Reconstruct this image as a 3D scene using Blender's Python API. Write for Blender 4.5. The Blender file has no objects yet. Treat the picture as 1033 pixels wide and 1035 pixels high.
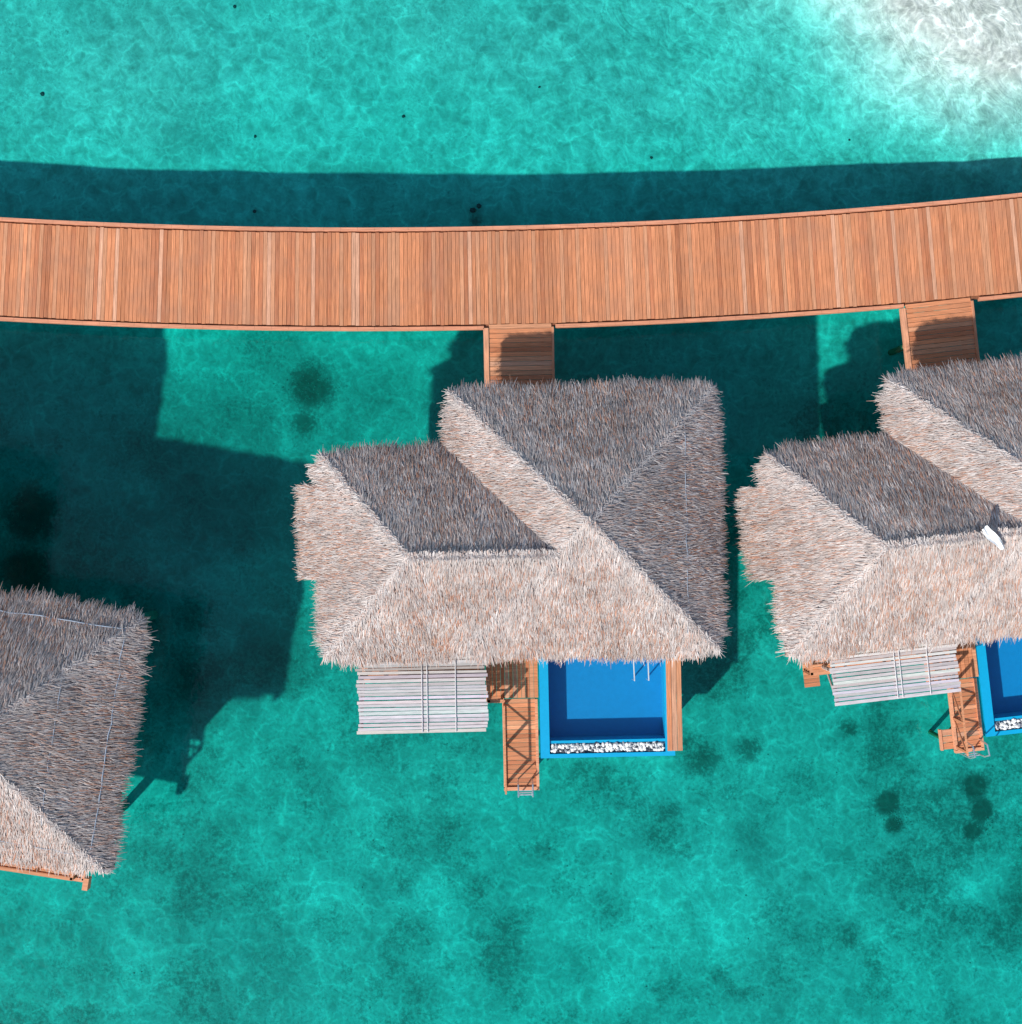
import bpy, math, random
import numpy as np
from mathutils import Vector, Matrix
random.seed(7); rng=np.random.default_rng(11)

# ---------------------------------------------------------------- projection helper (image pixels traced through the camera to height z -> metres)
HC=40.0; S=0.03
def W(px,py,z=0.0):
    f=S*(1-z/HC)
    return ((px-516.5)*f,(517.5-py)*f)

SC=bpy.context.scene
def link(o,parent=None):
    SC.collection.objects.link(o)
    if parent: o.parent=parent
    return o

# ---------------------------------------------------------------- noise
class VN:
    def __init__(s,seed): s.g=np.random.default_rng(seed).random((128,128))
    def __call__(s,x,y):
        xi=np.floor(x).astype(int); yi=np.floor(y).astype(int)
        fx=x-xi; fy=y-yi; fx=fx*fx*(3-2*fx); fy=fy*fy*(3-2*fy)
        g=s.g; a=g[xi%128,yi%128]; b=g[(xi+1)%128,yi%128]; c=g[xi%128,(yi+1)%128]; d=g[(xi+1)%128,(yi+1)%128]
        return (a*(1-fx)+b*fx)*(1-fy)+(c*(1-fx)+d*fx)*fy
def fbm(x,y,seed,oct=4):
    t=0;a=.5;n=0
    for i in range(oct):
        t=t+a*VN(seed+i)(x*2**i+7.3*i,y*2**i+3.1*i); n+=a; a*=.5
    return t/n

# ---------------------------------------------------------------- mesh accumulation
class Acc:
    def __init__(s): s.v=[];s.f=[];s.c=[]
    def box(s,c,size,col=(.5,.5,.5),rz=0.0,rx=0.0,ry=0.0):
        m=Matrix.Translation(Vector(c))@Matrix.Rotation(rz,4,'Z')@Matrix.Rotation(ry,4,'Y')@Matrix.Rotation(rx,4,'X')
        b=len(s.v); hx,hy,hz=size[0]/2,size[1]/2,size[2]/2
        for x,y,z in ((-1,-1,-1),(1,-1,-1),(1,1,-1),(-1,1,-1),(-1,-1,1),(1,-1,1),(1,1,1),(-1,1,1)):
            s.v.append(tuple(m@Vector((x*hx,y*hy,z*hz)))); s.c.append(col)
        for q in ((0,3,2,1),(4,5,6,7),(0,1,5,4),(1,2,6,5),(2,3,7,6),(3,0,4,7)):
            s.f.append(tuple(b+i for i in q))
    def bar(s,p,q,r,col,n=8):
        p=Vector(p);q=Vector(q);d=(q-p).normalized()
        u=d.orthogonal().normalized(); w=d.cross(u); b=len(s.v)
        for e in (p,q):
            for i in range(n):
                a=2*math.pi*i/n; s.v.append(tuple(e+(u*math.cos(a)+w*math.sin(a))*r)); s.c.append(col)
        for i in range(n):
            j=(i+1)%n; s.f.append((b+i,b+j,b+n+j,b+n+i))
        s.f.append(tuple(b+i for i in reversed(range(n)))); s.f.append(tuple(b+n+i for i in range(n)))
    def blob(s,c,r,col,seed=0):
        t=(1+5**.5)/2
        vs=[(-1,t,0),(1,t,0),(-1,-t,0),(1,-t,0),(0,-1,t),(0,1,t),(0,-1,-t),(0,1,-t),(t,0,-1),(t,0,1),(-t,0,-1),(-t,0,1)]
        fs=[(0,11,5),(0,5,1),(0,1,7),(0,7,10),(0,10,11),(1,5,9),(5,11,4),(11,10,2),(10,7,6),(7,1,8),(3,9,4),(3,4,2),(3,2,6),(3,6,8),(3,8,9),(4,9,5),(2,4,11),(6,2,10),(8,6,7),(9,8,1)]
        b=len(s.v); a=random.random()*6.28
        for v in vs:
            k=random.uniform(.8,1.15)/1.9
            x,y,z=v[0]*r[0]*k,v[1]*r[1]*k,v[2]*r[2]*k
            s.v.append((c[0]+x*math.cos(a)-y*math.sin(a),c[1]+x*math.sin(a)+y*math.cos(a),c[2]+z)); s.c.append(col)
        for f in fs: s.f.append(tuple(b+i for i in f))
    def obj(s,name,mat,parent=None,bevel=0):
        me=bpy.data.meshes.new(name); me.from_pydata(s.v,[],s.f)
        a=me.color_attributes.new('Col','FLOAT_COLOR','POINT')
        a.data.foreach_set('color',np.c_[np.array(s.c,dtype=np.float32),np.ones(len(s.c),dtype=np.float32)].ravel())
        me.materials.append(mat); me.update()
        o=bpy.data.objects.new(name,me); link(o,parent)
        return o

def np_mesh(name,V,F,mat,parent=None,attrs={},smooth=False):
    me=bpy.data.meshes.new(name)
    V=np.asarray(V,dtype=np.float32);F=np.asarray(F,dtype=np.int32);k=F.shape[1]
    me.vertices.add(len(V)); me.vertices.foreach_set('co',V.ravel())
    me.loops.add(F.size); me.loops.foreach_set('vertex_index',F.ravel())
    me.polygons.add(len(F)); me.polygons.foreach_set('loop_start',np.arange(0,F.size,k,dtype=np.int32))
    me.polygons.foreach_set('loop_total',np.full(len(F),k,dtype=np.int32))
    if smooth: me.polygons.foreach_set('use_smooth',np.ones(len(F),dtype=bool))
    me.update(calc_edges=True); me.validate()
    for n,a in attrs.items():
        at=me.color_attributes.new(n,'FLOAT_COLOR','POINT')
        at.data.foreach_set('color',np.c_[a,np.ones(len(a))].astype(np.float32).ravel())
    me.materials.append(mat)
    return link(bpy.data.objects.new(name,me),parent)

# ---------------------------------------------------------------- materials
class NT:
    def __init__(s,name):
        s.m=bpy.data.materials.new(name); s.m.use_nodes=True; s.t=s.m.node_tree; s.t.nodes.clear()
        s.out=s.n('ShaderNodeOutputMaterial')
    def n(s,t,**k):
        x=s.t.nodes.new(t)
        for a,b in k.items(): setattr(x,a,b)
        return x
    def l(s,a,b): s.t.links.new(a,b)
    def math(s,op,a,b=None,c=None):
        x=s.n('ShaderNodeMath',operation=op)
        for i,v in enumerate((a,b,c)):
            if v is None: continue
            if isinstance(v,(int,float)): x.inputs[i].default_value=v
            else: s.l(v,x.inputs[i])
        return x.outputs[0]
    def noise(s,vec,scale,detail=4,rough=.55,dist=0,dim='3D'):
        x=s.n('ShaderNodeTexNoise',noise_dimensions=dim); s.l(vec,x.inputs['Vector'])
        x.inputs['Scale'].default_value=scale;x.inputs['Detail'].default_value=detail
        x.inputs['Roughness'].default_value=rough;x.inputs['Distortion'].default_value=dist
        return x
    def maprange(s,v,a,b,c,d,smooth=False):
        x=s.n('ShaderNodeMapRange'); 
        if smooth: x.interpolation_type='SMOOTHSTEP'
        s.l(v,x.inputs[0])
        for i,q in enumerate((a,b,c,d)): x.inputs[i+1].default_value=q
        return x.outputs[0]
    def scalecol(s,col,f):
        x=s.n('ShaderNodeVectorMath',operation='SCALE'); s.l(col,x.inputs[0])
        if isinstance(f,(int,float)): x.inputs['Scale'].default_value=f
        else: s.l(f,x.inputs['Scale'])
        return x.outputs[0]
    def mix(s,f,a,b):
        x=s.n('ShaderNodeMix',data_type='RGBA')
        if isinstance(f,(int,float)): x.inputs[0].default_value=f
        else: s.l(f,x.inputs[0])
        for i,v in ((6,a),(7,b)):
            if isinstance(v,tuple): x.inputs[i].default_value=(*v,1)
            else: s.l(v,x.inputs[i])
        return x.outputs[2]
    def mapping(s,vec,sc):
        x=s.n('ShaderNodeMapping'); s.l(vec,x.inputs['Vector']); x.inputs['Scale'].default_value=sc; return x.outputs[0]

def m_col(name,sc=(1,1,1),lo=.75,hi=1.25,nscale=1.0,rough=.8,spec=.3,metal=0,big=0):
    t=NT(name); p=t.n('ShaderNodeBsdfPrincipled'); a=t.n('ShaderNodeAttribute',attribute_name='Col')
    tc=t.n('ShaderNodeTexCoord'); v=t.mapping(tc.outputs['Object'],sc)
    n=t.noise(v,nscale,4,.65); f=t.maprange(n.outputs[0],.3,.7,lo,hi)
    c=t.scalecol(a.outputs['Color'],f)
    if big:
        b=t.noise(tc.outputs['Object'],.8,4,.65); c=t.mix(t.maprange(b.outputs[0],.42,.75,0,big),c,(.40,.20,.125))
    t.l(c,p.inputs['Base Color']); p.inputs['Roughness'].default_value=rough
    p.inputs['Specular IOR Level'].default_value=spec; p.inputs['Metallic'].default_value=metal
    t.l(p.outputs[0],t.out.inputs[0]); return t.m
M_woodY=m_col('wood_planks_across',(60,1.6,60),.55,1.38,1,.85,.12,0,.6)
M_woodX=m_col('wood_planks_along',(1.6,60,60),.60,1.34,1,.85,.12,0,.4)
M_pole=m_col('weathered_poles',(3,40,40),.75,1.15,1,.9,.2)
M_tile=m_col('pool_tiles',(1,1,1),.95,1.05,6,.4,.3)
M_peb=m_col('pebble_stone',(1,1,1),.9,1.1,20,.6)
M_plain=m_col('painted_wall',(1,1,1),.9,1.08,4,.8)
M_metal=m_col('steel_rail',(1,1,1),.95,1.05,9,.3,.5,.8)
M_rock=m_col('rock_stone',(1,1,1),.6,1.3,14,.95,0)
def m_thatch():
    t=NT('thatch_straw'); a=t.n('ShaderNodeAttribute',attribute_name='Col'); tc=t.n('ShaderNodeTexCoord')
    n=t.noise(tc.outputs['Object'],2.2,2,.6); c=t.scalecol(a.outputs['Color'],t.maprange(n.outputs[0],.3,.7,.88,1.12))
    d=t.n('ShaderNodeBsdfDiffuse'); t.l(c,d.inputs[0]); t.l(d.outputs[0],t.out.inputs[0]); return t.m
M_thatch=m_thatch()

def m_sea(name,attr=True,tint=(.6,.9,.95),caus=.2,wave=.6):
    t=NT(name); tc=t.n('ShaderNodeTexCoord'); v=tc.outputs['Object']
    if attr:
        at=t.n('ShaderNodeAttribute',attribute_name='Tint'); col=at.outputs['Color']
        d=t.noise(v,1.1,3,.55,dim='2D'); ad=t.n('ShaderNodeVectorMath',operation='ADD'); t.l(v,ad.inputs[0]); t.l(t.scalecol(d.outputs['Color'],1.25),ad.inputs[1])
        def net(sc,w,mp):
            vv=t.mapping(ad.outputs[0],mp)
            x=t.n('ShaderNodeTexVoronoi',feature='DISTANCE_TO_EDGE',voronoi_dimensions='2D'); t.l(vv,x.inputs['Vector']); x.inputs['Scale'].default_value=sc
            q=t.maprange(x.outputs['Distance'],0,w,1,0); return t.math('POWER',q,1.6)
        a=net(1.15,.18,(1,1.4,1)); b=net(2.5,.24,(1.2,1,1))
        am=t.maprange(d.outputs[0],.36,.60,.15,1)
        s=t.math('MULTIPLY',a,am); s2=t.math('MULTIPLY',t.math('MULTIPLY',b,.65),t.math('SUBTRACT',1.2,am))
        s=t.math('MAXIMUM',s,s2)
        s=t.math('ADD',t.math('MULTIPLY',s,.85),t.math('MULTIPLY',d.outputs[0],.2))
        col=t.scalecol(col,t.maprange(s,.05,.85,1-caus,1))  # caustic light lines painted into the water's transmission colour
    else:
        r=t.n('ShaderNodeRGB'); r.outputs[0].default_value=(*tint,1); col=r.outputs[0]
    tr=t.n('ShaderNodeBsdfTransparent'); t.l(col,tr.inputs[0])
    g=t.n('ShaderNodeBsdfGlossy'); g.inputs['Roughness'].default_value=.06
    wv=t.noise(v,1.8,3,.55,.4,dim='2D'); bp=t.n('ShaderNodeBump'); bp.inputs['Strength'].default_value=wave; bp.inputs['Distance'].default_value=.06
    t.l(wv.outputs[0],bp.inputs['Height']); t.l(bp.outputs[0],g.inputs['Normal'])
    # Schlick reflectance, same from above and below the surface
    ge=t.n('ShaderNodeNewGeometry'); dp=t.n('ShaderNodeVectorMath',operation='DOT_PRODUCT')
    t.l(ge.outputs['Incoming'],dp.inputs[0]); t.l(ge.outputs['Normal'],dp.inputs[1])
    cth=t.math('ABSOLUTE',dp.outputs['Value']); k=t.math('POWER',t.math('SUBTRACT',1.0,cth),5.0)
    fr=t.math('MULTIPLY_ADD',k,.98,.02)
    mx=t.n('ShaderNodeMixShader'); t.l(fr,mx.inputs[0]); t.l(tr.outputs[0],mx.inputs[1]); t.l(g.outputs[0],mx.inputs[2])
    t.l(mx.outputs[0],t.out.inputs[0]); return t.m
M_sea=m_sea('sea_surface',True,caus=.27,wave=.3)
M_poolw=m_sea('pool_water_surface',False,(.9,.985,1.0),.0,.15)

def m_bed():
    t=NT('seabed_sand'); tc=t.n('ShaderNodeTexCoord'); v=tc.outputs['Object']
    a=t.n('ShaderNodeAttribute',attribute_name='Bed')   # r=brightness g=algae and painted villa shadow b=ripple
    sp=t.n('ShaderNodeSeparateColor'); t.l(a.outputs['Color'],sp.inputs[0])
    n1=t.noise(v,2.2,8,.74,.35,dim='2D'); n2=t.noise(v,.8,4,.62,.5,dim='2D'); n3=t.noise(v,9,4,.75,0,dim='2D')
    base=t.mix(t.maprange(n1.outputs[0],.35,.65,0,1),(.44,.48,.43),(.76,.79,.73))
    base=t.scalecol(base,t.maprange(n2.outputs[0],.3,.7,.80,1.14))
    base=t.scalecol(base,sp.outputs[0])
    al=t.math('ADD',n1.outputs[0],t.math('MULTIPLY',sp.outputs[1],.5))
    al=t.math('ADD',al,t.math('MULTIPLY',n2.outputs[0],.25))
    al=t.math('ADD',al,t.math('MULTIPLY',t.math('SUBTRACT',n3.outputs[0],.5),.6))
    al=t.math('MULTIPLY',t.maprange(al,.70,1.12,0,1,True),t.maprange(sp.outputs[1],.5,1.0,.68,.94))
    c=t.mix(al,base,(.06,.085,.07))
    p=t.n('ShaderNodeBsdfDiffuse'); t.l(c,p.inputs[0])
    w=t.n('ShaderNodeTexWave',wave_type='BANDS',bands_direction='DIAGONAL')
    ad=t.n('ShaderNodeVectorMath',operation='ADD'); t.l(t.mapping(v,(1.0,.75,0)),ad.inputs[0]); t.l(t.scalecol(n2.outputs['Color'],1.0),ad.inputs[1]); t.l(ad.outputs[0],w.inputs['Vector'])
    w.inputs['Scale'].default_value=1.5; w.inputs['Distortion'].default_value=2.5; w.inputs['Detail'].default_value=2; w.inputs['Detail Scale'].default_value=1.3
    b=t.n('ShaderNodeBump'); b.inputs['Strength'].default_value=.26; b.inputs['Distance'].default_value=.05
    t.l(t.math('MULTIPLY',w.outputs[1],sp.outputs[2]),b.inputs['Height']); t.l(b.outputs[0],p.inputs['Normal'])
    t.l(p.outputs[0],t.out.inputs[0]); return t.m
M_bed=m_bed()

# ---------------------------------------------------------------- seabed + sea
core=np.arange(-24,24.01,.12); ext=24*np.geomspace(1.03,120,45)
X1=np.r_[-ext[::-1],core,ext]
gx,gy=np.meshgrid(X1,X1,indexing='ij'); x=gx.ravel(); y=gy.ravel()
px=516.5+x/S; py=517.5-y/S
def sst(a,b,v): t=np.clip((v-a)/(b-a),0,1); return t*t*(3-2*t)
dep=1.56-.42*sst(330,40,py)-.22*sst(350,1050,px)*sst(420,150,py)
dep+= .2*sst(520,340,px)*sst(300,380,py)*sst(760,600,py)
dep+= (fbm(x*.25+50,y*.25+50,3)-.5)*.35
wob=(fbm(x*.35+80,y*.35+80,21)-.5)*.3
r=np.sqrt(((px-1080)/290)**2+((py+80)/212)**2)+wob
dep=.03+(dep-.03)*sst(.70,1.42,r)
g=np.zeros_like(x)
for bx,by,br,bs in [(305,385,28,1.15),(300,425,20,.9),(912,822,15,1.4),(918,845,11,1.3),(1003,805,16,1.35),(1010,830,16,1.35),(1000,852,13,1.3),(12,520,34,1.25),(5,580,30,1.25),(182,690,42,.85),(182,630,34,.8),(480,912,22,.7),(405,905,20,.65),
    (620,935,28,.65),(715,775,26,.9),(765,765,20,.85),(700,760,18,.8),(872,745,14,.95),(100,560,50,.45),(90,640,30,.5),(330,950,32,.6),(60,960,34,.5),(550,870,28,.6),(210,860,38,.55),(180,800,40,.6),(800,940,32,.6),(350,700,50,.5),(935,745,14,.8),(250,540,60,.35),(100,430,50,.4),(480,212,8,.9),(660,345,40,.4),(800,1000,40,.55),(450,800,50,.5),(260,350,40,.55),(100,900,40,.5),(900,900,30,.6),(960,960,30,.6),(820,800,40,.55),(230,400,50,.45)]:
    g=np.maximum(g,bs*np.exp(-(((px-bx)/br)**2+((py-by)/br)**2)/1.3))  # blots just east of the left villa paint its deepest shadow onto the bed
mott=sst(320,430,py)*(.34+.62*sst(.36,.72,fbm(x*.6,y*.6,31,5)))*(.86+.14*sst(200,800,px))
g=np.clip(np.maximum(g,mott*.74),0,1.4)
g=np.maximum(g,.32*sst(900,200,px)*sst(.45,.7,fbm(x*.5+5,y*.5,77,4)))
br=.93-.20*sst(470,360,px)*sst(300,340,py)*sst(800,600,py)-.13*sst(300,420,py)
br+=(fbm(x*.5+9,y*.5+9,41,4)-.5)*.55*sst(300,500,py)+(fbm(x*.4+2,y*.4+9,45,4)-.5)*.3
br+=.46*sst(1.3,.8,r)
rip=.2+.8*sst(2.1,1.2,r)
n=len(X1); idx=np.arange(n*n).reshape(n,n)
F=np.stack([idx[:-1,:-1],idx[1:,:-1],idx[1:,1:],idx[:-1,1:]],-1).reshape(-1,4)
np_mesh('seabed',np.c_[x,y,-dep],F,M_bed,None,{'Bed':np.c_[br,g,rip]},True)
tint=np.exp(-np.c_[1.28*dep,.025*dep,.060*dep])
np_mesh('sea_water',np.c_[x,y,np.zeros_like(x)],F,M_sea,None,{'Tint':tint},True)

def bed_z(X,Y):
    i=np.argmin(abs(X1-X)); j=np.argmin(abs(X1-Y)); return -dep.reshape(n,n)[i,j]

# small rocks lying on the bottom
A=Acc()
for qx,qy,rr in [(45,97,.09),(238,8,.07),(258,138,.06),(408,118,.07),(658,160,.06),(257,213,.07),(478,212,.13),(484,208,.1),(545,90,.05),(855,145,.05)]:
    X,Y=W(qx,qy,-1.3); A.blob((X,Y,bed_z(X,Y)+rr*.15),(rr,rr*.8,rr*.45),(.08,.08,.08))
for k in range(260):
    cx,cy,sd=random.choice([(305,388,15),(912,830,8),(1002,832,10),(12,530,26),(600,900,240),(300,900,220),(850,850,180)])
    X,Y=W(random.gauss(cx,sd),random.gauss(cy,sd*.7),-1.3); rr=random.uniform(.012,.03)
    A.blob((X,Y,bed_z(X,Y)+rr*.1),(rr*1.3,rr*.8,rr*.5),(.18,.2,.18))
A.obj('seabed_rocks',M_rock)

# ---------------------------------------------------------------- wood colours
def wood(v=.18):
    k=1+random.gauss(0,v); t=random.random()
    c=(.59,.235,.112)
    if t<.08: c=(.64,.34,.21)
    elif t<.24: c=(.50,.185,.088)
    elif t<.38: c=(.60,.28,.15)
    k=max(.6,min(1.35,k)); return tuple(min(.85,q*k) for q in c)

# ---------------------------------------------------------------- boardwalk
ZD=1.3
tp=np.array([W(*p,ZD) for p in [(0,219),(250,227),(500,230),(750,219),(1033,197)]])
bp_=np.array([W(*p,ZD) for p in [(0,325),(250,334),(490,333),(700,325),(910,309),(1033,298)]])
pt=np.polyfit(tp[:,0],tp[:,1],2); pb=np.polyfit(bp_[:,0],bp_[:,1],2)
pc=(pt+pb)/2
def cen(X): return np.polyval(pc,X), math.atan(np.polyval(np.polyder(pc),X))
hw=(np.polyval(pt,0)-np.polyval(pb,0))/2
bw=bpy.data.objects.new('wooden_boardwalk',None); link(bw)
A=Acc(); X=-34.0; pitch=.118; run=0; tone=1
while X<34:
    Y,a=cen(X)
    if run<=0: run=random.randint(3,14); tone=random.uniform(.93,1.06)
    run-=1
    c=tuple(min(.85,q*tone) for q in wood(.085)); e=random.uniform(-.012,.012)
    A.box((X-math.sin(a)*e,Y+math.cos(a)*e,ZD-.02+random.uniform(-.003,.003)),(pitch-.009,2*hw-.30,.04),c,rz=a+random.gauss(0,.001))
    X+=pitch*math.cos(a)
A.obj('planks',M_woodY,bw)
J=[(488,560),(909,985)]
def injet(X):
    return any(W(a,330,ZD)[0]-.02<X<W(b,330,ZD)[0]+.02 for a,b in J)
A=Acc(); st=.5
Xs=np.arange(-34,34,st)
def edge(Acc_,off,w,h,z,col,skip=False,cuts=[]):
    xs=sorted(set(list(Xs)+cuts))
    for x0,x1 in zip(xs[:-1],xs[1:]):
        if skip and injet((x0+x1)/2): continue
        P=[]
        for q in (x0,x1):
            Y,a=cen(q); P.append((q-math.sin(a)*off,Y+math.cos(a)*off))
        dx=P[1][0]-P[0][0];dy=P[1][1]-P[0][1]
        Acc_.box(((P[0][0]+P[1][0])/2,(P[0][1]+P[1][1])/2,z),(math.hypot(dx,dy)+.004,w,h),col,rz=math.atan2(dy,dx))
cuts=[W(q,330,ZD)[0] for j in J for q in j]
edge(A,hw-.05,.10,.16,ZD-.05,(.66,.29,.17))
edge(A,-hw+.05,.10,.16,ZD-.05,(.66,.28,.16),True,cuts)
# wide dark joists laid almost edge to edge so the plank gaps look shaded
for o_ in np.linspace(-hw+.22,hw-.22,9): edge(A,float(o_),.31,.12,ZD-.112,(.2,.08,.04))
A.obj('edge_beams',M_woodX,bw)
A=Acc()
for X in np.arange(-33,34,3.0):
    Y,a=cen(X)
    for s_ in (-1.0,1.2):
        A.bar((X-math.sin(a)*s_,Y+math.cos(a)*s_,-3.5),(X-math.sin(a)*s_,Y+math.cos(a)*s_,ZD-.15),.13,(.3,.17,.1),10)
A.obj('stilts',M_woodX,bw)
# jetties
def jetty(p0,p1,ynorth_px,rot):
    e=bpy.data.objects.new('entry_jetty',None); link(e)
    x0,yn=W(p0,ynorth_px,ZD); x1,_=W(p1,ynorth_px,ZD); L=3.2
    e.location=((x0+x1)/2,yn,0); e.rotation_euler[2]=rot; w=x1-x0
    A=Acc(); Y=.10
    while Y>-L:
        A.box((.05,Y-.06,ZD-.02-.003),(w-.26,.125,.04),wood(.08)); Y-=.137
    A.obj('planks',M_woodX,e)
    A=Acc()
    A.box((-(w/2-.09),-L/2+.0,ZD-.04),(.15,L,.14),(.7,.33,.19)); A.box(((w/2-.045),-L/2+.0,ZD-.04),(.07,L,.14),(.6,.26,.14))
    for s_ in (-1,1):
        A.box((s_*(w/2-.35),-L/2,ZD-.15),(.1,L,.2),(.3,.12,.06))
        for yy in (-1.0,-2.9): A.bar((s_*(w/2-.45),yy,-3),(s_*(w/2-.45),yy,ZD-.1),.1,(.3,.17,.1))
    A.obj('side_beams',M_woodY,e)
jetty(488,560,331,0.02); jetty(909,984,308,.11)

# ---------------------------------------------------------------- thatched roof
ZE=3.35; PT=.65
def make_roof(parent,pieces,extra,seed,nstrip,ropes=()):
    R=np.random.default_rng(seed)
    def Hf(x,y):
        best=np.full(x.shape,-1e9); hip=np.zeros(x.shape)
        for (x0,x1,y0,y1,sl,we) in pieces:
            d=np.stack([(x-x0)*we,(x1-x),(y-y0),(y1-y)])*sl
            d2=np.sort(d,axis=0); h=d2[0]; m=h>best
            hip=np.where(m,np.exp(-(d2[1]-d2[0])/.42),hip); best=np.where(m,h,best)
        # slight sag / unevenness of old thatch
        best=best+.10*(fbm(x*1.2+60,y*1.2+60,seed+3,3)-.5)
        return best,hip
    doms=[p[:4] for p in pieces]+list(extra)
    def inside(x,y,e=0):
        m=np.zeros(x.shape,bool)
        ex=.26*(fbm(x*2.6+40,y*2.6+40,seed+7,4)-.5)
        for k_,(x0,x1,y0,y1) in enumerate(doms): m|=(x>x0-e+ex)&(x<x1+e+ex)&(y>y0-e+ex)&(y<y1+e+ex)
        return m
    bx0=min(d[0] for d in doms);bx1=max(d[1] for d in doms);by0=min(d[2] for d in doms);by1=max(d[3] for d in doms)
    gs=.1; xs=np.arange(bx0-.1,bx1+gs+.1,gs); ys=np.arange(by0-.1,by1+gs+.1,gs)
    X,Y=np.meshgrid(xs,ys,indexing='ij'); H,_=Hf(X,Y); H=np.maximum(H,-.7)
    nx,ny=X.shape; id_=np.arange(nx*ny).reshape(nx,ny)
    cx=(X[:-1,:-1]+X[1:,1:])/2; cy=(Y[:-1,:-1]+Y[1:,1:])/2; m=inside(cx,cy)
    q=np.stack([id_[:-1,:-1],id_[1:,:-1],id_[1:,1:],id_[:-1,1:]],-1)[m]
    top=np.c_[X.ravel(),Y.ravel(),ZE+H.ravel()]; bot=top-np.array([0,0,.22])
    V=np.r_[top,bot]; N=nx*ny; F=np.r_[q,(q+N)[:,::-1]]
    ed={}
    for a,b,c,d in q:
        for e in ((a,b),(b,c),(c,d),(d,a)):
            if (e[1],e[0]) in ed: del ed[(e[1],e[0])]
            else: ed[e]=1
    rim=np.array([(b,a,a+N,b+N) for a,b in ed]); F=np.r_[F,rim]
    used,inv=np.unique(F.ravel(),return_inverse=True)
    cols=np.tile(np.array([[.33,.26,.225]]),(len(used),1))
    np_mesh('roof_underlay',V[used],inv.reshape(F.shape),M_thatch,parent,{'Col':cols})
    # straw leaves
    M=int(nstrip*1.9); x=R.uniform(bx0-.1,bx1+.1,M); y=R.uniform(by0-.1,by1+.1,M); k=inside(x,y); x=x[k][:nstrip]; y=y[k][:nstrip]; M=len(x)
    e=.02; h,hip=Hf(x,y); hx=(Hf(x+e,y)[0]-Hf(x-e,y)[0])/(2*e); hy=(Hf(x,y+e)[0]-Hf(x,y-e)[0])/(2*e)
    g=np.hypot(hx,hy)+1e-6; sl=np.clip(g,.3,1.0); a0=np.arctan2(-hy,-hx)
    ang=a0+R.normal(0,.2,M)+.4*(fbm(x*1.5+30,y*1.5+30,seed+5,3)-.5)
    L=R.uniform(.11,.29,M); w=R.uniform(.006,.012,M)
    fr=(h<.18)&(R.random(M)<.35)
    L=np.where(fr,L*R.uniform(1.0,1.6,M),L); ang=np.where(fr,ang+R.normal(0,.25,M),ang)     # loose fringe along the eaves
    back=np.where(hip>.55,R.uniform(.05,.18,M),0)   # hip/ridge capping laid over the crease
    dx,dy=np.cos(ang),np.sin(ang); z0=ZE+h+R.uniform(.02,.08,M)+np.where(hip>.55,.05,0)
    P0=np.c_[x-np.cos(a0)*back,y-np.sin(a0)*back,z0+sl*back*.35]
    lift=R.normal(.008,.015,M)
    P1=P0+np.c_[dx*L*.55,dy*L*.55,-sl*L*.55+lift*.6+.010]
    P2=P0+np.c_[dx*L,dy*L,-sl*L+lift]
    roll=R.normal(0,.2,M); wx=np.c_[-dy,dx,np.tan(np.clip(roll,-1,1))]*w[:,None]
    V=np.concatenate([P0-wx,P0+wx,P1-wx*.9,P1+wx*.9,P2-wx*.35,P2+wx*.35]); i=np.arange(M)
    F=np.r_[np.c_[i,i+M,i+3*M,i+2*M],np.c_[i+2*M,i+3*M,i+5*M,i+4*M]]
    pal=np.array([[.48,.41,.375],[.41,.34,.305],[.42,.215,.145],[.30,.22,.19],[.57,.515,.485],[.46,.315,.245]])
    patch=fbm(x*.7+11,y*.7+11,seed+9,4); st=fbm(x*3,y*3,seed+19,3)
    u=R.random(M)+.6*(patch-.5)+.6*(st-.5)
    ci=np.select([u<.30,u<.52,u<.69,u<.79,u<.9],[0,1,2,3,5],4)
    C=pal[ci]*R.uniform(.88,1.12,(M,1)); 
    C=C*(1+.34*(fbm(x*1.1+3,y*1.1+3,seed+29,4)-.5))[:,None]
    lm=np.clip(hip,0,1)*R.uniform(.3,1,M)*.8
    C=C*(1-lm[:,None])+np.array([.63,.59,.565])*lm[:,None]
    C6=np.concatenate([C,C,C,C,C*.95,C*.95])
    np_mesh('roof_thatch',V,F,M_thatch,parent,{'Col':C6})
    if ropes:
        A=Acc()
        for (a,b,r_) in ropes:
            k=int(math.hypot(b[0]-a[0],b[1]-a[1])/.3)+1
            pts=[]
            for i in range(k+1):
                xx=a[0]+(b[0]-a[0])*i/k+random.gauss(0,.015); yy=a[1]+(b[1]-a[1])*i/k+random.gauss(0,.015)
                pts.append((xx,yy,ZE+float(Hf(np.array([xx]),np.array([yy]))[0][0])+.09+random.uniform(-.03,.01)))
            for p,q_ in zip(pts[:-1],pts[1:]): A.bar(p,q_,r_,(.36,.42,.5),5)
        A.obj('roof_ropes',M_plain,parent)
    return Hf

def railing(A,pts,h=.95,z=1.2):
    for a,b in zip(pts[:-1],pts[1:]):
        L=math.hypot(b[0]-a[0],b[1]-a[1]); k=max(1,int(L/1.1)); rz=math.atan2(b[1]-a[1],b[0]-a[0])
        for i in range(k+1):
            A.box((a[0]+(b[0]-a[0])*i/k,a[1]+(b[1]-a[1])*i/k,z+h/2),(.07,.07,h),(.5,.22,.11))
        for hh,ww in ((h+.02,.09),(h*.55,.035),(h*.25,.035)):
            A.box(((a[0]+b[0])/2,(a[1]+b[1])/2,z+hh),(L+.06,ww,.04),(.62,.28,.15),rz=rz)

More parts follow.
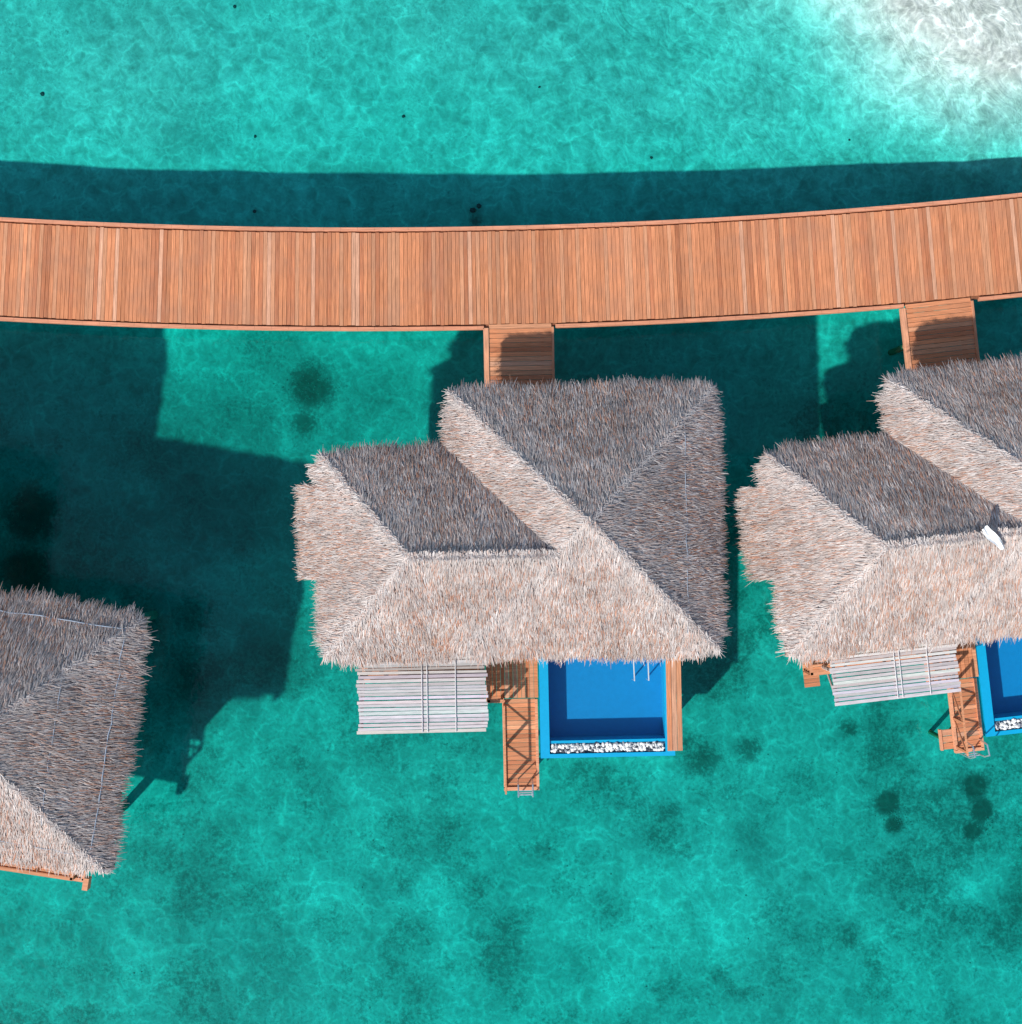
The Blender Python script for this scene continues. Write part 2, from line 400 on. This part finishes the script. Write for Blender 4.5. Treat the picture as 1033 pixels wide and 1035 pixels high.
def deck_rect(A,x0,x1,y0,y1,z,along='x'):
    if along=='x':
        y=y0+.06
        while y<y1: A.box(((x0+x1)/2,y,z-.02),(x1-x0,.112,.04),wood(.1)); y+=.122
    else:
        x=x0+.06
        while x<x1: A.box((x,(y0+y1)/2,z-.02),(.112,y1-y0,.04),wood(.1)); x+=.122

def body(e,rects):
    A=Acc(); G=Acc(); Fm=Acc()
    for (x0,x1,y0,y1) in rects:
        A.box(((x0+x1)/2,(y0+y1)/2,2.35),(x1-x0,y1-y0,2.3),(.62,.55,.46))
    A.obj('walls',M_plain,e)
    for (x0,x1,y0,y1) in rects:
        for (cx,cy,rz,wd) in (((x0+x1)/2+.3,y0-.02,0,1.8),(x0-.02,(y0+y1)/2,math.pi/2,1.6),(x1+.02,(y0+y1)/2,math.pi/2,1.6)):
            G.box((cx,cy,2.25),(wd,.05,1.7),(.03,.06,.08),rz=rz)
            for s_ in (-1,0,1):
                Fm.box((cx+math.cos(rz)*s_*wd/2,cy+math.sin(rz)*s_*wd/2,2.25),(.07,.09,1.8),(.4,.18,.09),rz=rz)
            for zz in (1.36,3.13): Fm.box((cx,cy,zz),(wd+.1,.1,.07),(.4,.18,.09),rz=rz)
    G.obj('windows',M_tile,e); Fm.obj('window_frames',M_plain,e)

def make_villa(name,origin,rot,perg,deckx,walk_y,walk_x,seed,ledge):
    e=bpy.data.objects.new(name,None); link(e); e.location=(*origin,0); e.rotation_euler[2]=rot
    i=.09
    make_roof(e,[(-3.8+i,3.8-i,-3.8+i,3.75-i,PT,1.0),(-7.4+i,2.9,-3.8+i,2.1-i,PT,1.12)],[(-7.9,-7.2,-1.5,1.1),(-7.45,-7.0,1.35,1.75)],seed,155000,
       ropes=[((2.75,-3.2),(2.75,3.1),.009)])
    body(e,[(-3.1,3.1,-3.0,3.0),(-6.6,-3.12,-3.0,1.3)])
    A=Acc(); A.box((-1.8,3.03,2.2),(.95,.06,2.0),(.35,.15,.07)); A.box((-1.45,3.09,2.15),(.04,.05,.2),(.7,.7,.7)); A.obj('door',M_woodX,e)
    A=Acc(); deck_rect(A,-6.8,3.25,-3.4,1.4,1.19); deck_rect(A,-3.2,3.25,1.42,3.2,1.19); deck_rect(A,-6.45,deckx,-4.5,-3.42,1.19)
    if ledge: deck_rect(A,-6.45,-6.0,-4.95,-4.52,1.19)
    deck_rect(A,-2.8,-1.33,-5.2,-3.42,1.195,'y')
    A.obj('deck_planks',M_woodX,e)
    A=Acc()
    A.box((-2.82,-4.4,1.16),(.09,1.75,.16),(.68,.3,.17)); A.box((-2.6,-5.24,1.16),(.5,.09,.16),(.68,.3,.17))
    x0,x1=walk_x
    z=1.1; y=-5.3
    while y>walk_y:
        A.box(((x0+x1)/2,y,z-.02),(x1-x0-.16,.118,.04),wood(.12)); y-=.13
    for xx in (x0+.04,x1-.04): A.box((xx,(walk_y-5.25)/2,z-.02),(.08,-5.25-walk_y,.16),(.7,.32,.18))
    A.box(((x0+x1)/2,walk_y-.03,z-.02),(x1-x0,.1,.16),(.7,.32,.18))
    if ledge:
        for k in range(3): A.box((x0-.14,walk_y+.12+.2*k,.95),(.36,.18,.04),wood(.1))
        A.box((x0-.33,walk_y+.32,.93),(.06,.62,.14),(.68,.3,.17))
    for xx in (x0+.06,):
        for yy in (-5.4,(walk_y-5.4)/2,walk_y+.1): A.box((xx,yy,z+.45),(.07,.07,.9),(.5,.2,.1))
        A.box((xx,(walk_y-5.3)/2,z+.92),(.05,-5.3-walk_y,.04),(.6,.27,.14))
        A.bar((xx,-5.4,z+.05),(xx,(walk_y-5.4)/2,z+.85),.025,(.5,.2,.1)); A.bar((xx,(walk_y-5.4)/2,z+.05),(xx,walk_y+.1,z+.85),.025,(.5,.2,.1))
    railing(A,[(-2.78,-3.7),(-2.78,-5.15),(-2.4,-5.15)],.9,1.2)
    A.obj('bathing_steps',M_woodX,e)
    A=Acc()
    xa,xb=(x0+x1)/2-.1,(x0+x1)/2+.32
    for xx in (xa,xb):
        P=[(xx,walk_y+.25,1.1),(xx,walk_y+.2,1.75),(xx,walk_y-.1,1.85),(xx,walk_y-.22,1.4),(xx,walk_y-.25,-.9)]
        for a,b in zip(P[:-1],P[1:]): A.bar(a,b,.022,(.75,.77,.8))
    for zz in (1.0,.7,.4,.1,-.2,-.5): A.bar((xa,walk_y-.24,zz),(xb,walk_y-.24,zz),.02,(.75,.77,.8))
    A.obj('sea_ladder',M_metal,e)
    A=Acc()
    for xx in (-6.5,-4.2,-2.0,.6,3.0):
        for yy in (-3.2,-.4,2.9):
            if xx<-4 and yy>2: continue
            A.bar((xx,yy,-3.2),(xx,yy,1.05),.14,(.36,.3,.25),10)
    for xx in (x0+.1,x1-.1): A.bar((xx,walk_y+.1,-3),(xx,walk_y+.1,1.05),.07,(.45,.22,.12),10)
    for yy in (-3.2,-.4): A.box((-1.75,yy,1.05),(9.9,.16,.2),(.3,.14,.08))
    A.obj('stilts',M_woodX,e)
    # shade canopy of split bamboo slats
    qx0,qx1,qy0=perg; zt=2.55; A=Acc(); y=qy0; 
    while y<-3.5:
        ww=random.uniform(.07,.095); c=random.choice([(.56,.53,.53),(.50,.47,.47),(.61,.59,.59),(.42,.38,.37),(.54,.50,.48)])
        A.box(((qx0+qx1)/2+random.uniform(-.05,.05),y+random.gauss(0,.004),zt+random.gauss(0,.006)),(qx1-qx0,ww,.025),tuple(q*random.uniform(.93,1.06) for q in c),rz=random.gauss(0,.003),rx=random.gauss(0,.12))
        y+=ww+random.uniform(.010,.026)
    for xx in (qx0+.1,qx0+.5*(qx1-qx0),qx1-.12):
        A.bar((xx,qy0-.02,zt-.09),(xx,-3.3,zt-.09),.05,(.5,.42,.38)); 
    for xx in (qx0+.5*(qx1-qx0),qx0+.54*(qx1-qx0),qx0+.76*(qx1-qx0)):
        A.bar((xx,qy0-.03,zt+.045),(xx+.02,-3.3,zt+.045),.013,(.66,.64,.64))
    for xx in (qx0+.1,qx1-.12):
        A.bar((xx,-4.4,1.15),(xx,-4.4,zt-.1),.06,(.5,.42,.38))
        A.bar((xx,-4.4,1.5),(xx,qy0+.1,zt-.12),.03,(.5,.42,.38))
    A.obj('pergola',M_pole,e)
    A=Acc(); railing(A,[(-6.4,-3.6),(-6.4,-4.45),(deckx-.05,-4.45)],.85,1.2); A.obj('railing',M_woodX,e)
    return e

def make_pool(origin,rot):
    p=bpy.data.objects.new('swimming_pool',None); link(p); p.location=(*origin,0); p.rotation_euler[2]=rot
    x0,x1,y0,y1=-1.3,2.66,-7.0,-3.15; B1=(.003,.34,.60); B2=(.002,.205,.47)
    ix0,ix1,iy0,iy1=-1.03,2.38,-6.5,-3.3; zt=1.16; zf=.46
    A=Acc()
    A.box(((x0+ix0)/2,(y0+y1)/2,(zt+.2)/2),(ix0-x0,y1-y0,zt-.2),B1)
    A.box(((x1+ix1)/2,(y0+y1)/2,(zt+.2)/2),(x1-ix1,y1-y0,zt-.2),B1)
    A.box(((ix0+ix1)/2,(iy1+y1)/2,(zt+.2)/2),(ix1-ix0,y1-iy1,zt-.2),B1)
    A.box(((ix0+ix1)/2,iy0-.04,(zt+.2)/2-.03),(ix1-ix0,.08,zt-.26),B1)
    A.box(((ix0+ix1)/2,y0+.06,(zt+.2)/2),(ix1-ix0,.12,zt-.2),B1)
    A.box(((ix0+ix1)/2,(y0+.12+iy0-.08)/2,.62),(ix1-ix0,iy0-.08-y0-.12,.84),(.12,.17,.22))
    A.box(((ix0+ix1)/2,(iy0+iy1)/2,zf-.11),(ix1-ix0,iy1-iy0,.22),B2)
    A.obj('basin',M_tile,p)
    me=bpy.data.meshes.new('pool_water'); k=.002
    me.from_pydata([(ix0+k,iy0+k,1.06),(ix1-k,iy0+k,1.06),(ix1-k,iy1-k,1.06),(ix0+k,iy1-k,1.06)],[],[(0,1,2,3)]); me.materials.append(M_poolw)
    link(bpy.data.objects.new('pool_water',me),p)
    A=Acc(); 
    for _ in range(480):
        c=random.choice([(.75,.75,.72),(.8,.8,.78),(.7,.72,.7),(.78,.78,.75),(.05,.06,.08),(.3,.33,.36)]); r=random.uniform(.03,.055)
        A.blob((random.uniform(ix0+.05,ix1-.05),random.uniform(y0+.17,iy0-.12),1.05+random.uniform(0,.07)),(r*1.5,r*1.2,r),c)
    A.obj('pebbles',M_peb,p)
    A=Acc()
    xx=ix1+.05
    for q in range(3): A.box((xx+.075+.15*q,-5.0,zt+.025),(.138,3.7,.04),wood(.08))
    A.obj('deck_strip',M_woodY,p)
    A=Acc()
    for o_ in (0,.42):
        P=[(1.35+o_,-3.25,zt),(1.35+o_,-3.3,zt+.85),(1.4+o_,-3.7,zt+.9),(1.5+o_,-4.75,zt+.1),(1.5+o_,-4.8,.55)]
        for a,b in zip(P[:-1],P[1:]): A.bar(a,b,.022,(.75,.77,.8))
    A.obj('pool_handrail',M_metal,p)
    A=Acc()
    for xx in (-1,.8,2.4):
        for yy in (-6.7,-4): A.bar((xx,yy,-3),(xx,yy,.25),.14,(.4,.36,.32),10)
    A.obj('stilts',M_plain,p)

O1=(2.03,-.23); R1=math.radians(1.2); O2=(14.5,.48); R2=math.radians(6.5)
make_villa('water_villa',O1,R1,(-6.5,-2.83,-5.9),-2.9,-7.85,(-2.4,-1.36),100,False); make_pool(O1,R1)
v2=make_villa('water_villa',O2,R2,(-5.95,-2.35,-5.30),-2.9,-7.3,(-2.25,-1.4),200,True); make_pool(O2,R2)

# third villa (different plan)
v=bpy.data.objects.new('water_villa',None); link(v); O3=(-14.4,-5.8); v.location=(*O3,0); v.rotation_euler[2]=math.radians(-8.7)
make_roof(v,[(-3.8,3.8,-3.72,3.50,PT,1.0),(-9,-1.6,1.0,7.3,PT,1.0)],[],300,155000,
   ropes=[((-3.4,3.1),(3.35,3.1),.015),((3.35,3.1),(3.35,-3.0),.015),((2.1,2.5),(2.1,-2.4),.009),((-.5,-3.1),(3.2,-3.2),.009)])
body(v,[(-3.1,3.0,-3.0,3.0),(-8.2,-2.0,3.02,6.6)])
A=Acc(); deck_rect(A,-8.4,3.0,-3.4,3.2,1.19); deck_rect(A,-8.4,-2,3.21,6.8,1.19); deck_rect(A,-3.2,2.5,-4.65,-3.42,1.19); A.obj('deck_planks',M_woodX,v)
A=Acc(); A.box((-.3,-4.7,1.15),(5.9,.1,.16),(.7,.32,.18)); A.box((2.55,-4.0,1.15),(.1,1.4,.16),(.7,.32,.18)); railing(A,[(-3.2,-4.45),(2.45,-4.45),(2.45,-3.6)],.8,1.2)
A.box((2.65,-4.8,1.1),(.16,.35,.3),(.65,.3,.17)); A.obj('railing',M_woodX,v)
A=Acc()
for xx in (-8,-5.5,-3,0,2.7):
    for yy in (-3.1,0,3.0,6.3):
        if yy>4 and xx>-3: continue
        A.bar((xx,yy,-3.2),(xx,yy,1.1),.14,(.36,.3,.25),10)
A.obj('stilts',M_woodX,v)

# scrap of white canvas caught on the roof ridge
cx,cy=W(1005,544,5.4)
N=9; V=[];F=[]
for i in range(N):
    for j in range(5):
        u=i/(N-1)-.5; w_=(j/4-.5)*(.26-.22*abs(u+.1))
        V.append((u*.85,w_+.02*math.sin(u*6),.03*math.sin(j*1.7+i*.5)+.03*math.cos(i*1.3)))
for i in range(N-1):
    for j in range(4): F.append((i*5+j,(i+1)*5+j,(i+1)*5+j+1,i*5+j+1))
A=Acc(); A.v=V;A.f=F;A.c=[(.82,.83,.82)]*len(V); o=A.obj('white_canvas',M_plain)
o.location=(cx,cy,5.36); o.rotation_euler=(math.radians(12),math.radians(14),math.radians(-46))

# ---------------------------------------------------------------- light
d=Vector((.78,.85,-1)).normalized()
L=bpy.data.lights.new('sun','SUN'); L.energy=4.9; L.angle=math.radians(1.2); L.color=(1,.965,.91)
so=bpy.data.objects.new('sun',L); link(so); so.rotation_euler=d.to_track_quat('-Z','Y').to_euler()
w=bpy.data.worlds.new('World'); SC.world=w; w.use_nodes=True; nt=w.node_tree
sky=nt.nodes.new('ShaderNodeTexSky'); sky.sky_type='NISHITA'; sky.sun_disc=False
sky.sun_elevation=math.asin(-d.z); sky.sun_rotation=math.atan2(-d.x,-d.y)%(2*math.pi)
bg=nt.nodes['Background']; nt.links.new(sky.outputs[0],bg.inputs[0]); bg.inputs[1].default_value=.15
SC.view_settings.view_transform='Standard'; SC.view_settings.look='None'; SC.view_settings.exposure=0
c=bpy.data.cameras.new('camera'); co=bpy.data.objects.new('camera',c); link(co); co.location=(0,0,HC)
c.angle=2*math.atan(1035*S/2/HC); c.clip_end=6000; SC.camera=co
